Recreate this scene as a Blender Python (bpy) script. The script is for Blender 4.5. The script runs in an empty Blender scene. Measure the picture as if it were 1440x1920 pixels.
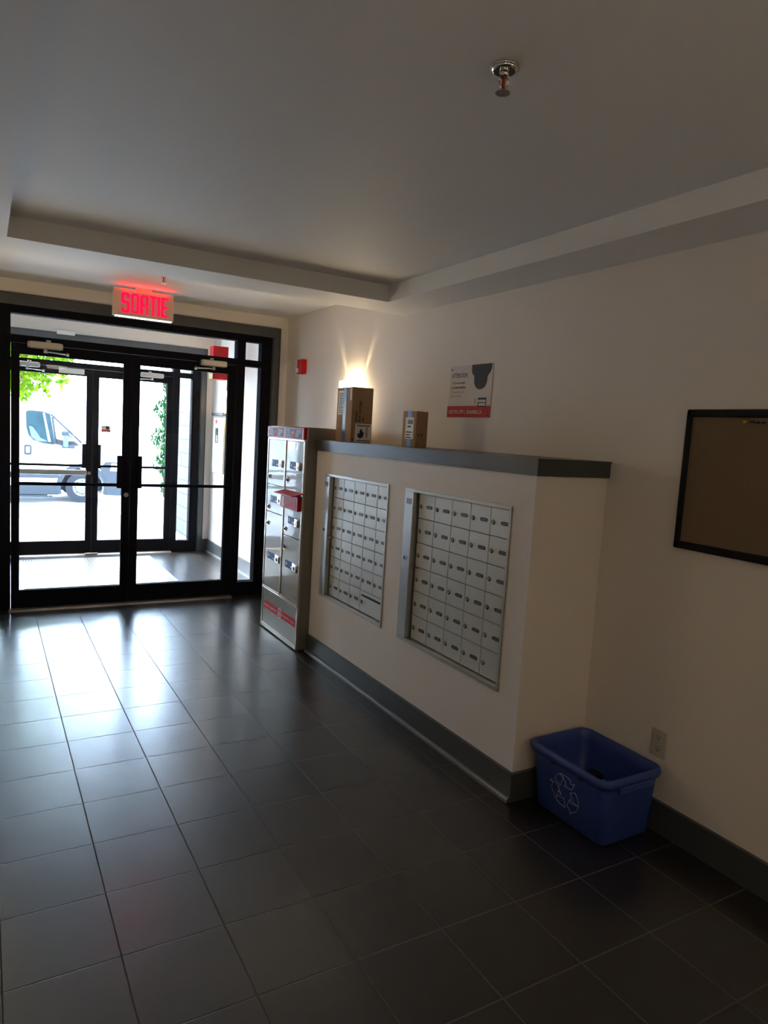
import bpy, bmesh, math, random
from mathutils import Vector, Matrix
random.seed(7)
S = bpy.context.scene
COL = S.collection
PI = math.pi

# ------------------------------------------------------------ camera
cam_d = bpy.data.cameras.new('camera'); cam = bpy.data.objects.new('camera', cam_d); COL.objects.link(cam)
rt = Vector((0.866606, -0.495416, 0.059635)); up = Vector((0.002752, 0.124254, 0.992247)); fw = Vector((0.498985, 0.859723, -0.109043))
m = Matrix.Identity(4)
for i in range(3):
    m[i][0] = rt[i]; m[i][1] = up[i]; m[i][2] = -fw[i]
m[0][3], m[1][3], m[2][3] = -0.03738, -5.62448, 1.5475
cam.matrix_world = m
cam_d.sensor_fit = 'AUTO'; cam_d.sensor_width = 36; cam_d.lens = 24.401; cam_d.clip_start = .02; cam_d.clip_end = 400
S.camera = cam

# ------------------------------------------------------------ sky, sun, exposure
w = bpy.data.worlds.new('sky'); S.world = w; w.use_nodes = True
nt = w.node_tree; nt.nodes.clear()
sky = nt.nodes.new('ShaderNodeTexSky'); sky.sky_type = 'NISHITA'; sky.sun_disc = False
sky.sun_elevation = math.radians(42); sky.sun_rotation = math.radians(-35); sky.dust_density = 3.0; sky.air_density = 1.0
mixw = nt.nodes.new('ShaderNodeMix'); mixw.data_type = 'RGBA'; mixw.inputs[0].default_value = .55
mixw.inputs[7].default_value = (6.9, 9.2, 13.0, 1)
bg = nt.nodes.new('ShaderNodeBackground'); bg.inputs[1].default_value = 1.3
ow = nt.nodes.new('ShaderNodeOutputWorld')
nt.links.new(sky.outputs[0], mixw.inputs[6]); nt.links.new(mixw.outputs[2], bg.inputs[0]); nt.links.new(bg.outputs[0], ow.inputs[0])

sun_d = bpy.data.lights.new('sun', 'SUN'); sun_d.energy = 4.0; sun_d.angle = math.radians(.6); sun_d.color = (1, .93, .82)
sun = bpy.data.objects.new('sun', sun_d); COL.objects.link(sun)
sun.rotation_euler = Vector((.46, -.34, -.95)).to_track_quat('-Z', 'Y').to_euler(); sun.location = (-3, 8, 8)
por_d = bpy.data.lights.new('doorway_portal', 'AREA'); por_d.shape = 'RECTANGLE'; por_d.size = 2.5; por_d.size_y = 2.5
por_d.cycles.is_portal = True
por = bpy.data.objects.new('doorway_portal', por_d); COL.objects.link(por)
por.location = (1.02, 2.99, 1.2); por.rotation_euler = (-PI / 2, 0, 0)
S.view_settings.view_transform = 'Standard'; S.view_settings.look = 'None'; S.view_settings.gamma = 1
S.view_settings.use_curve_mapping = False
S.view_settings.exposure = 1.22
try:
    S.cycles.use_denoising = True; S.cycles.max_bounces = 12; S.cycles.diffuse_bounces = 6; S.cycles.glossy_bounces = 5
    S.cycles.transparent_max_bounces = 24; S.cycles.sample_clamp_indirect = 6.0; S.cycles.caustics_reflective = False
except Exception:
    pass

# ------------------------------------------------------------ materials
def mat(name, col, rough=.5, metal=0, emit=None, es=0, spec=None, coat=0, noise=None, bump=None):
    """noise=(scale, amount) mottles the colour; bump=(scale, strength)"""
    M = bpy.data.materials.new(name); M.use_nodes = True
    n = M.node_tree; b = n.nodes['Principled BSDF']
    b.inputs['Base Color'].default_value = (*col, 1); b.inputs['Roughness'].default_value = rough; b.inputs['Metallic'].default_value = metal
    if spec is not None: b.inputs['Specular IOR Level'].default_value = spec
    if coat: b.inputs['Coat Weight'].default_value = coat; b.inputs['Coat Roughness'].default_value = .03
    if emit: b.inputs['Emission Color'].default_value = (*emit, 1); b.inputs['Emission Strength'].default_value = es
    tc = n.nodes.new('ShaderNodeTexCoord')
    if noise is None: noise = (9, .06)
    nz = n.nodes.new('ShaderNodeTexNoise'); nz.inputs['Scale'].default_value = noise[0]; nz.inputs['Detail'].default_value = 5
    n.links.new(tc.outputs['Object'], nz.inputs['Vector'])
    mx = n.nodes.new('ShaderNodeMix'); mx.data_type = 'RGBA'
    mx.inputs[6].default_value = (*[c * (1 - noise[1]) for c in col], 1); mx.inputs[7].default_value = (*[min(1, c * (1 + noise[1])) for c in col], 1)
    n.links.new(nz.outputs[0], mx.inputs[0]); n.links.new(mx.outputs[2], b.inputs['Base Color'])
    if bump:
        nb = n.nodes.new('ShaderNodeTexNoise'); nb.inputs['Scale'].default_value = bump[0]; nb.inputs['Detail'].default_value = 4
        n.links.new(tc.outputs['Object'], nb.inputs['Vector'])
        bp = n.nodes.new('ShaderNodeBump'); bp.inputs['Strength'].default_value = bump[1]; bp.inputs['Distance'].default_value = .004
        n.links.new(nb.outputs[0], bp.inputs['Height']); n.links.new(bp.outputs[0], b.inputs['Normal'])
        if coat: n.links.new(bp.outputs[0], b.inputs['Coat Normal'])
    return M

def glassmat(name, tint=(.97, .985, .98), refl=.05):
    M = bpy.data.materials.new(name); M.use_nodes = True; n = M.node_tree; n.nodes.clear()
    o = n.nodes.new('ShaderNodeOutputMaterial'); t = n.nodes.new('ShaderNodeBsdfTransparent'); g = n.nodes.new('ShaderNodeBsdfGlossy')
    t.inputs[0].default_value = (*tint, 1); g.inputs['Roughness'].default_value = .01
    f = n.nodes.new('ShaderNodeFresnel'); f.inputs[0].default_value = 1.35
    x = n.nodes.new('ShaderNodeMixShader'); ge = n.nodes.new('ShaderNodeNewGeometry'); bf = n.nodes.new('ShaderNodeMath'); bf.operation = 'SUBTRACT'; bf.inputs[0].default_value = 1
    ml = n.nodes.new('ShaderNodeMath'); ml.operation = 'MULTIPLY'; n.links.new(ge.outputs['Backfacing'], bf.inputs[1]); n.links.new(bf.outputs[0], ml.inputs[0]); n.links.new(f.outputs[0], ml.inputs[1])
    n.links.new(ml.outputs[0], x.inputs[0]); n.links.new(t.outputs[0], x.inputs[1]); n.links.new(g.outputs[0], x.inputs[2])
    n.links.new(x.outputs[0], o.inputs[0]); return M

def floormat():
    M = bpy.data.materials.new('charcoal_porcelain_tile'); M.use_nodes = True; n = M.node_tree; b = n.nodes['Principled BSDF']
    N = n.nodes.new; L = n.links.new
    tc = N('ShaderNodeTexCoord'); sp = N('ShaderNodeSeparateXYZ'); L(tc.outputs['Object'], sp.inputs[0])
    def mth(op, a, v=None, c=None):
        q = N('ShaderNodeMath'); q.operation = op
        for k, u in enumerate((a, v, c)):
            if u is None: continue
            if isinstance(u, (int, float)): q.inputs[k].default_value = u
            else: L(u, q.inputs[k])
        return q.outputs[0]
    def edge(out, step, half):
        d = mth('DIVIDE', out, step); fr = mth('FRACT', mth('ADD', d, 200.0)); c = mth('ABSOLUTE', mth('SUBTRACT', fr, .5))
        e = mth('MULTIPLY', mth('SUBTRACT', .5, c), step)       # distance to joint
        mr = N('ShaderNodeMapRange'); mr.inputs[1].default_value = half * .7; mr.inputs[2].default_value = half * 1.4; mr.inputs[3].default_value = 1; mr.inputs[4].default_value = 0
        L(e, mr.inputs[0]); return mr.outputs[0], mth('FLOOR', mth('ADD', d, 200.0))
    ex, cx = edge(sp.outputs[0], .305, .0020); ey, cy = edge(sp.outputs[1], .306028, .0020)
    g = mth('MAXIMUM', ex, ey)
    cell = N('ShaderNodeCombineXYZ'); L(cx, cell.inputs[0]); L(cy, cell.inputs[1])
    wn = N('ShaderNodeTexWhiteNoise'); L(cell.outputs[0], wn.inputs['Vector'])
    n1 = N('ShaderNodeTexNoise'); n1.inputs['Scale'].default_value = 5; n1.inputs['Detail'].default_value = 8; n1.inputs['Roughness'].default_value = .65; n1.inputs['Distortion'].default_value = .8
    L(tc.outputs['Object'], n1.inputs['Vector'])
    n2 = N('ShaderNodeTexNoise'); n2.inputs['Scale'].default_value = 60; n2.inputs['Detail'].default_value = 4; L(tc.outputs['Object'], n2.inputs['Vector'])
    cr = N('ShaderNodeValToRGB'); cr.color_ramp.elements[0].position = .2; cr.color_ramp.elements[0].color = (.009, .0082, .008, 1)
    cr.color_ramp.elements[1].position = .75; cr.color_ramp.elements[1].color = (.018, .016, .0152, 1)
    f = mth('ADD', mth('MULTIPLY', n1.outputs[0], .75), mth('ADD', mth('MULTIPLY', n2.outputs[0], .15), mth('MULTIPLY', wn.outputs[0], .14)))
    L(f, cr.inputs[0])
    mx = N('ShaderNodeMix'); mx.data_type = 'RGBA'; L(g, mx.inputs[0]); L(cr.outputs[0], mx.inputs[6]); mx.inputs[7].default_value = (.085, .078, .071, 1)
    L(mx.outputs[2], b.inputs['Base Color'])
    # scuffed semi-gloss surface
    r = mth('ADD', mth('MULTIPLY', n1.outputs[0], .07), .21)
    r2 = mth('ADD', r, mth('MULTIPLY', g, .5)); L(r2, b.inputs['Roughness'])
    L(mth('MULTIPLY', mth('SUBTRACT', 1.0, g), .5), b.inputs['Coat Weight']); L(mth('MULTIPLY', mth('SUBTRACT', 1.0, g), .6), b.inputs['Specular IOR Level']); b.inputs['Coat Roughness'].default_value = .36
    h = mth('SUBTRACT', mth('MULTIPLY', n2.outputs[0], .004), g)
    bp = N('ShaderNodeBump'); bp.inputs['Strength'].default_value = .6; bp.inputs['Distance'].default_value = .0016
    L(h, bp.inputs['Height']); L(bp.outputs[0], b.inputs['Normal']); return M

def blockmat():
    M = bpy.data.materials.new('pale_stone_block'); M.use_nodes = True; n = M.node_tree; b = n.nodes['Principled BSDF']
    tc = n.nodes.new('ShaderNodeTexCoord'); mp = n.nodes.new('ShaderNodeMapping'); mp.inputs['Rotation'].default_value = (PI / 2, 0, 0)
    sp = n.nodes.new('ShaderNodeSeparateXYZ'); cb = n.nodes.new('ShaderNodeCombineXYZ')
    n.links.new(tc.outputs['Object'], sp.inputs[0]); n.links.new(sp.outputs[1], cb.inputs[0]); n.links.new(sp.outputs[2], cb.inputs[1])
    k = n.nodes.new('ShaderNodeTexBrick'); k.inputs['Scale'].default_value = 1; k.inputs['Brick Width'].default_value = .40; k.inputs['Row Height'].default_value = .19
    k.inputs['Mortar Size'].default_value = .009; k.inputs['Color1'].default_value = (.050, .058, .066, 1); k.inputs['Color2'].default_value = (.032, .040, .048, 1); k.inputs['Mortar'].default_value = (.004, .004, .005, 1)
    n.links.new(cb.outputs[0], k.inputs['Vector']); n.links.new(k.outputs[0], b.inputs['Base Color']); b.inputs['Roughness'].default_value = .8
    return M

def corkmat():
    M = mat('cork', (.19, .13, .075), .9, noise=(260, .45), bump=(300, .5)); return M

def matmat():
    M = bpy.data.materials.new('ribbed_entrance_mat'); M.use_nodes = True; n = M.node_tree; b = n.nodes['Principled BSDF']
    tc = n.nodes.new('ShaderNodeTexCoord'); wv = n.nodes.new('ShaderNodeTexWave'); wv.bands_direction = 'X'; wv.inputs['Scale'].default_value = 12
    n.links.new(tc.outputs['Object'], wv.inputs[0]); cr = n.nodes.new('ShaderNodeValToRGB'); cr.color_ramp.elements[0].color = (.05, .05, .05, 1); cr.color_ramp.elements[1].color = (.6, .6, .58, 1)
    n.links.new(wv.outputs[0], cr.inputs[0]); n.links.new(cr.outputs[0], b.inputs['Base Color']); b.inputs['Roughness'].default_value = .35; b.inputs['Metallic'].default_value = .6
    return M

WALL = mat('cream_wall_paint', (.755, .695, .64), .6, noise=(3, .03), bump=(180, .08))
CEIL = mat('white_ceiling_paint', (.81, .805, .80), .6, noise=(2, .02), bump=(120, .06))
TRIM = mat('slate_grey_trim_paint', (.058, .063, .068), .33, noise=(6, .06))
SHOE = mat('grey_shoe_moulding', (.10, .11, .115), .3)
LEDGE = mat('grey_ledge_paint', (.055, .058, .06), .34)
BLACK = mat('black_anodised_aluminium', (.010, .010, .014), .75, spec=.02, noise=(20, .1))
FLOOR = floormat()
GLASS = glassmat('clear_door_glass')
ALU = mat('aluminium', (.50, .49, .47), .35, metal=.8)
THR = mat('bronze_threshold', (.30, .25, .21), .35, metal=.7)
STEEL = mat('stainless', (.62, .60, .56), .22, metal=1)
DARKM = mat('dark_metal', (.05, .045, .04), .35, metal=.6)
MBOX = mat('satin_aluminium_mailbox', (.60, .60, .565), .38, metal=.35, noise=(40, .04))
MFRM = mat('mailbox_frame_aluminium', (.55, .54, .50), .3, metal=.6)
MSTRIP = mat('brushed_strip', (.60, .62, .64), .28, metal=.75)
PLATE = mat('dark_number_plate', (.035, .032, .03), .4)
PLATEW = mat('plate_digits', (.28, .27, .25), .5)
BRASS = mat('copper_latch', (.45, .22, .10), .4, metal=.8)
LOCK = mat('locker_champagne_enamel', (.31, .285, .235), .4, spec=.2, coat=.38, noise=(5, .03), bump=(9, .14))
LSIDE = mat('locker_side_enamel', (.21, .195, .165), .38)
LEDG = mat('locker_trim', (.44, .41, .34), .22, metal=.3)
RED = mat('red_plastic', (.50, .012, .018), .4, spec=.15)
REDS = mat('red_sticker', (.55, .02, .03), .5, spec=.12)
NAVY = mat('navy_sticker', (.02, .04, .16), .5, spec=.12)
BLUES = mat('blue_sticker', (.04, .10, .33), .5, spec=.12)
WHITE = mat('white_plastic', (.75, .74, .71), .4)
PAPER = mat('white_paper', (.72, .70, .64), .6)
SIGNW = mat('sign_board', (.62, .57, .53), .5)
INK = mat('black_print', (.015, .014, .014), .6)
GREYINK = mat('grey_print', (.12, .11, .11), .6)
ORANGE = mat('orange_print', (.62, .16, .05), .5)
PINK = mat('red_print', (.48, .05, .04), .6, spec=.15)
CARD = mat('corrugated_cardboard', (.36, .215, .115), .8, noise=(25, .08))
CARDT = mat('cardboard_inner', (.40, .25, .14), .8)
TAPE = mat('blue_packing_tape', (.08, .20, .50), .3)
BIN = mat('recycling_blue_plastic', (.030, .062, .28), .42, noise=(30, .08), bump=(90, .05))
LINE = mat('white_print', (.60, .62, .68), .5)
CORK = corkmat()
FRMB = mat('black_frame', (.010, .010, .011), .6, spec=.15)
OUTW = mat('ivory_plastic', (.50, .46, .39), .4)
CHROME = mat('chrome', (.75, .74, .72), .08, metal=1)
BULB = mat('red_glass_bulb', (.40, .05, .01), .2)
SGLASS = mat('frosted_lit_glass', (.9, .85, .75), .5, emit=(1, .80, .50), es=7)
LED = mat('red_led_letters', (.30, .002, .01), .4, emit=(1, .0, .035), es=.8)
SIGNF = mat('exit_sign_housing', (.55, .46, .37), .45)
LENS = mat('ribbed_lens_daylight_glow', (.85, .88, .9), .15, emit=(.9, .95, 1), es=.5)  # emission paints the daylight the lens catches from below
INTER = mat('intercom_enamel', (.56, .54, .42), .3)
SCREEN = mat('dark_display', (.05, .06, .06), .2)
GREENL = mat('green_label', (.35, .45, .12), .5)
LOCKF = mat('lock_face', (.40, .36, .32), .35)
STONE = blockmat()
CONC = mat('concrete', (.60, .59, .56), .9, noise=(2, .12))
ASPH = mat('road_asphalt', (.48, .48, .48), .9, noise=(4, .12))
MATM = matmat()
VWHITE = mat('van_white_paint', (.85, .86, .88), .25, coat=.5)
VGREY = mat('van_grey_cladding', (.035, .038, .042), .8, spec=.1)
VGLASS = mat('van_window', (.018, .035, .04), .12, noise=(6, .6), spec=.25)
VSEAT = mat('van_seat_blue', (.05, .08, .15), .7)
TYRE = mat('tyre_rubber', (.022, .022, .026), .9, spec=.2)
RIM = mat('steel_wheel', (.12, .12, .10), .5, metal=.3)
BARK = mat('bark', (.12, .08, .05), .9)

def leafmat(name, a, b_):
    M = bpy.data.materials.new(name); M.use_nodes = True; n = M.node_tree; n.nodes.clear()
    o = n.nodes.new('ShaderNodeOutputMaterial'); d = n.nodes.new('ShaderNodeBsdfDiffuse'); t = n.nodes.new('ShaderNodeBsdfTranslucent'); x = n.nodes.new('ShaderNodeMixShader')
    tc = n.nodes.new('ShaderNodeTexCoord'); nz = n.nodes.new('ShaderNodeTexNoise'); nz.inputs['Scale'].default_value = 7
    cr = n.nodes.new('ShaderNodeValToRGB'); cr.color_ramp.elements[0].color = (*a, 1); cr.color_ramp.elements[1].color = (*b_, 1); cr.color_ramp.elements[0].position = .35; cr.color_ramp.elements[1].position = .65
    n.links.new(tc.outputs['Object'], nz.inputs[0]); n.links.new(nz.outputs[0], cr.inputs[0]); n.links.new(cr.outputs[0], d.inputs[0]); n.links.new(cr.outputs[0], t.inputs[0])
    x.inputs[0].default_value = .5; n.links.new(d.outputs[0], x.inputs[1]); n.links.new(t.outputs[0], x.inputs[2]); n.links.new(x.outputs[0], o.inputs[0]); return M
LEAF = leafmat('maple_leaf', (.03, .11, .006), (.16, .22, .012))
CEDAR = leafmat('cedar_green', (.008, .035, .012), (.02, .085, .02))

# ------------------------------------------------------------ mesh helpers
class MB:
    def __init__(s): s.b = bmesh.new(); s.mats = []
    def mi(s, M):
        if M not in s.mats: s.mats.append(M)
        return s.mats.index(M)
    def _fin(s, faces, M, smooth=False):
        i = s.mi(M)
        for f in faces: f.material_index = i; f.smooth = smooth
    def box(s, x0, x1, y0, y1, z0, z1, M, bev=0):
        vs = [s.b.verts.new((x, y, z)) for x in (x0, x1) for y in (y0, y1) for z in (z0, z1)]
        idx = [(0, 1, 3, 2), (4, 6, 7, 5), (0, 4, 5, 1), (2, 3, 7, 6), (0, 2, 6, 4), (1, 5, 7, 3)]
        fs = [s.b.faces.new([vs[k] for k in q]) for q in idx]
        s._fin(fs, M)
        if bev:
            es = list({e for f in fs for e in f.edges})
            r = bmesh.ops.bevel(s.b, geom=es, offset=bev, segments=2, profile=.5, affect='EDGES')
            s._fin([f for f in r['faces']], M, True)
        return s
    def cyl(s, c, axis, r, h, M, n=24, r2=None, smooth=True):
        r2 = r if r2 is None else r2
        a = Vector(axis).normalized(); q = a.to_track_quat('Z', 'Y').to_matrix(); c = Vector(c)
        A = [s.b.verts.new(c + q @ Vector((r * math.cos(2 * PI * k / n), r * math.sin(2 * PI * k / n), 0))) for k in range(n)]
        B = [s.b.verts.new(c + q @ Vector((r2 * math.cos(2 * PI * k / n), r2 * math.sin(2 * PI * k / n), h))) for k in range(n)]
        fs = [s.b.faces.new((A[k], A[(k + 1) % n], B[(k + 1) % n], B[k])) for k in range(n)]
        s._fin(fs, M, smooth); s._fin([s.b.faces.new(A[::-1]), s.b.faces.new(B)], M); return s
    def prism(s, pts, f, d, M, smooth=False):
        """pts 2-D outline; f maps (u,v,t) to 3-D; d=(t0,t1)"""
        A = [s.b.verts.new(f(u, v, d[0])) for u, v in pts]; B = [s.b.verts.new(f(u, v, d[1])) for u, v in pts]; n = len(pts)
        fs = [s.b.faces.new((A[k], A[(k + 1) % n], B[(k + 1) % n], B[k])) for k in range(n)]
        s._fin(fs, M, smooth); s._fin([s.b.faces.new(A[::-1]), s.b.faces.new(B)], M); return s
    def tube(s, pts, r, M, n=8):
        for a, b in zip(pts[:-1], pts[1:]):
            a, b = Vector(a), Vector(b)
            if (b - a).length > 1e-6: s.cyl(a, b - a, r, (b - a).length, M, n)
        return s
    def sphere(s, c, r, M, sc=(1, 1, 1)):
        g = bmesh.ops.create_uvsphere(s.b, u_segments=16, v_segments=10, radius=r, matrix=Matrix.Translation(c) @ Matrix.Diagonal((*sc, 1)))
        fs = {f for v in g['verts'] for f in v.link_faces}; s._fin(fs, M, True); return s
    def text(s, body, size, f, M, align='LEFT', depth=.0006, bold=0, squash=1, shear=0):
        """f maps (u,v,t) on the text plane to 3-D"""
        cu = bpy.data.curves.new('t', 'FONT'); cu.body = body; cu.size = size; cu.align_x = align; cu.offset = bold * size; cu.resolution_u = 2; cu.shear = shear
        o = bpy.data.objects.new('t', cu); COL.objects.link(o); dg = bpy.context.evaluated_depsgraph_get()
        me = bpy.data.meshes.new_from_object(o.evaluated_get(dg)); bpy.data.objects.remove(o); bpy.data.curves.remove(cu)
        i = s.mi(M); vs = [s.b.verts.new(f(v.co.x * squash, v.co.y, depth)) for v in me.vertices]
        for p in me.polygons:
            try:
                fc = s.b.faces.new([vs[k] for k in p.vertices]); fc.material_index = i
            except ValueError: pass
        bpy.data.meshes.remove(me); return s

ORIG = {}
def build(name, mb, parent=None, label=None, kind=None, cat=None, group=None, origin=None, fix=True):
    if fix: bmesh.ops.recalc_face_normals(mb.b, faces=mb.b.faces[:])
    if parent is not None:
        o_ = ORIG[parent.name]
    elif origin is not None: o_ = Vector(origin)
    else:
        xs = [v.co for v in mb.b.verts]
        o_ = Vector(((min(v.x for v in xs) + max(v.x for v in xs)) / 2, (min(v.y for v in xs) + max(v.y for v in xs)) / 2, min(v.z for v in xs)))
        if kind == 'structure': o_ = Vector((0, 0, 0))
    bmesh.ops.translate(mb.b, verts=mb.b.verts[:], vec=-o_)
    me = bpy.data.meshes.new(name); mb.b.to_mesh(me); mb.b.free()
    for M in mb.mats: me.materials.append(M)
    o = bpy.data.objects.new(name, me); COL.objects.link(o)
    if parent is not None: o.parent = parent
    else: o.location = o_
    ORIG[o.name] = o_
    tag(o, label, cat, group, kind); return o

def tag(o, label=None, cat=None, group=None, kind=None):
    if label: o['label'] = label
    if cat: o['category'] = cat
    if group: o['group'] = group
    if kind: o['kind'] = kind

def thing(name, loc, label=None, cat=None, group=None, kind=None):
    o = bpy.data.objects.new(name, None); COL.objects.link(o); o.location = loc; o.empty_display_size = .05
    ORIG[o.name] = Vector(loc); tag(o, label, cat, group, kind); return o

def struct(name, mb, parent=None): return build(name, mb, parent, kind=None if parent else 'structure')
def B(x0, x1, y0, y1, z0, z1, M, bev=0): return MB().box(x0, x1, y0, y1, z0, z1, M, bev)
XL, XR = -.32, 2.36

# ------------------------------------------------------------ room shell
struct('floor', B(XL - .1, XR + .1, -8.1, 2.95, -.12, 0, FLOOR))
struct('wall_right', B(XR, XR + .14, -8.1, 2.84, 0, 3.0, WALL))
struct('wall_left', B(XL - .14, XL, -8.1, 2.84, 0, 3.0, WALL))
struct('wall_back', B(XL, XR, -8.14, -8.0, 0, 3.0, WALL))
def wall_with_opening(y0, y1, name):
    b = MB(); b.box(XL, -.19, y0, y1, 0, 3, WALL); b.box(2.23, XR, y0, y1, 0, 3, WALL); b.box(-.19, 2.23, y0, y1, 2.37, 3, WALL)
    struct(name, b)
wall_with_opening(.435, .565, 'wall_front')
wall_with_opening(2.815, 2.945, 'wall_entrance')
# lobby ceiling: tray between soffits, a cross beam, and the raised bay by the doors
struct('ceiling', B(XL, XR, -8.1, -1.58, 2.442, 2.7, CEIL))
struct('ceiling_soffit_right', B(2.065, XR, -8.05, -1.9, 2.345, 2.4419, CEIL))
struct('ceiling_soffit_left', B(XL, .055, -8.05, -1.9, 2.345, 2.4419, CEIL))
struct('ceiling_beam', B(XL, XR, -1.9, -1.6, 2.345, 2.4419, CEIL))
struct('ceiling_soffit_back', B(.055, 2.065, -8.05, -7.2, 2.345, 2.4419, CEIL))
b = MB(); b.box(XL, XR, -1.6, .435, 2.55, 2.7, CEIL); b.box(XL, XR, -1.6, -1.58, 2.345, 2.55, CEIL)
struct('ceiling_entry_bay', b)
struct('ceiling_vestibule', B(XL, XR, .565, 2.815, 2.62, 2.75, CEIL))

# mailbox half-wall with its two recesses
YP0, YP1 = -3.45, -1.25
bk = [(-2.247, -1.406), (-3.308, -2.442)]; ZB0, ZB1 = .455, 1.268
b = MB()
b.box(1.945, XR, YP0, YP1, 0, ZB0, WALL); b.box(1.945, XR, YP0, YP1, ZB1, 1.419, WALL)
b.box(1.945, XR, YP0, bk[1][0], ZB0, ZB1, WALL); b.box(1.945, XR, bk[1][1], bk[0][0], ZB0, ZB1, WALL); b.box(1.945, XR, bk[0][1], YP1, ZB0, ZB1, WALL)
for a, c in bk: b.box(2.03, XR, a, c, ZB0, ZB1, WALL)
struct('wall_partition', b)
b = B(1.935, XR, YP0 - .012, -1.238, 1.42, 1.487, LEDGE); b.box(1.93, XR, YP0 - .017, -1.238, 1.487, 1.4925, LEDGE)
struct('trim_1', b)                                   # grey cap of the half-wall

def baseboard(name, pts_boxes):
    b = MB()
    for x0, x1, y0, y1 in pts_boxes: b.box(x0, x1, y0, y1, 0, .130, TRIM)
    return b
def shoe(b, x, y0, y1, s):                            # quarter-round shoe at the foot, s=-1 towards -x
    n = 5; pts = [(0, 0)] + [(s * .017 * math.cos(k * PI / 2 / n), .022 * math.sin(k * PI / 2 / n)) for k in range(n + 1)]
    b.prism(pts, lambda u, v, t: Vector((x + u, t, v + .0005)), (y0, y1), SHOE)
b = baseboard('b', [(1.931, 1.945, YP0 - .014, -1.25), (1.945, 2.347, YP0 - .014, YP0)])
b.box(1.927, 1.931, YP0 - .018, -1.25, .118, .130, TRIM); b.box(1.927, 2.347, YP0 - .018, YP0 - .014, .118, .130, TRIM)
shoe(b, 1.931, YP0 - .01, -1.25, -1)
struct('baseboard_partition', b)
b = baseboard('b', [(2.346, XR, -8, YP0 - .001)]); b.box(2.342, 2.346, -8, YP0 - .02, .118, .13, TRIM)
struct('baseboard_right', b)
b = baseboard('b', [(XL, XL + .014, -8, .434)]); struct('baseboard_left', b)
b = MB()
for x0, x1, y0, y1 in [(2.346, XR, -1.249, .434), (2.287, 2.346, .421, .434)]: b.box(x0, x1, y0, y1, 0, .13, TRIM)
struct('baseboard_entry', b)
b = MB()
for x0, x1, y0, y1 in [(2.34, XR, .566, 2.814), (2.29, 2.34, 2.795, 2.814), (XL, XL + .02, .566, 2.814)]: b.box(x0, x1, y0, y1, 0, .15, TRIM)
shoe(b, 2.34, .57, 2.79, -1)
struct('baseboard_vestibule', b)

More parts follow.
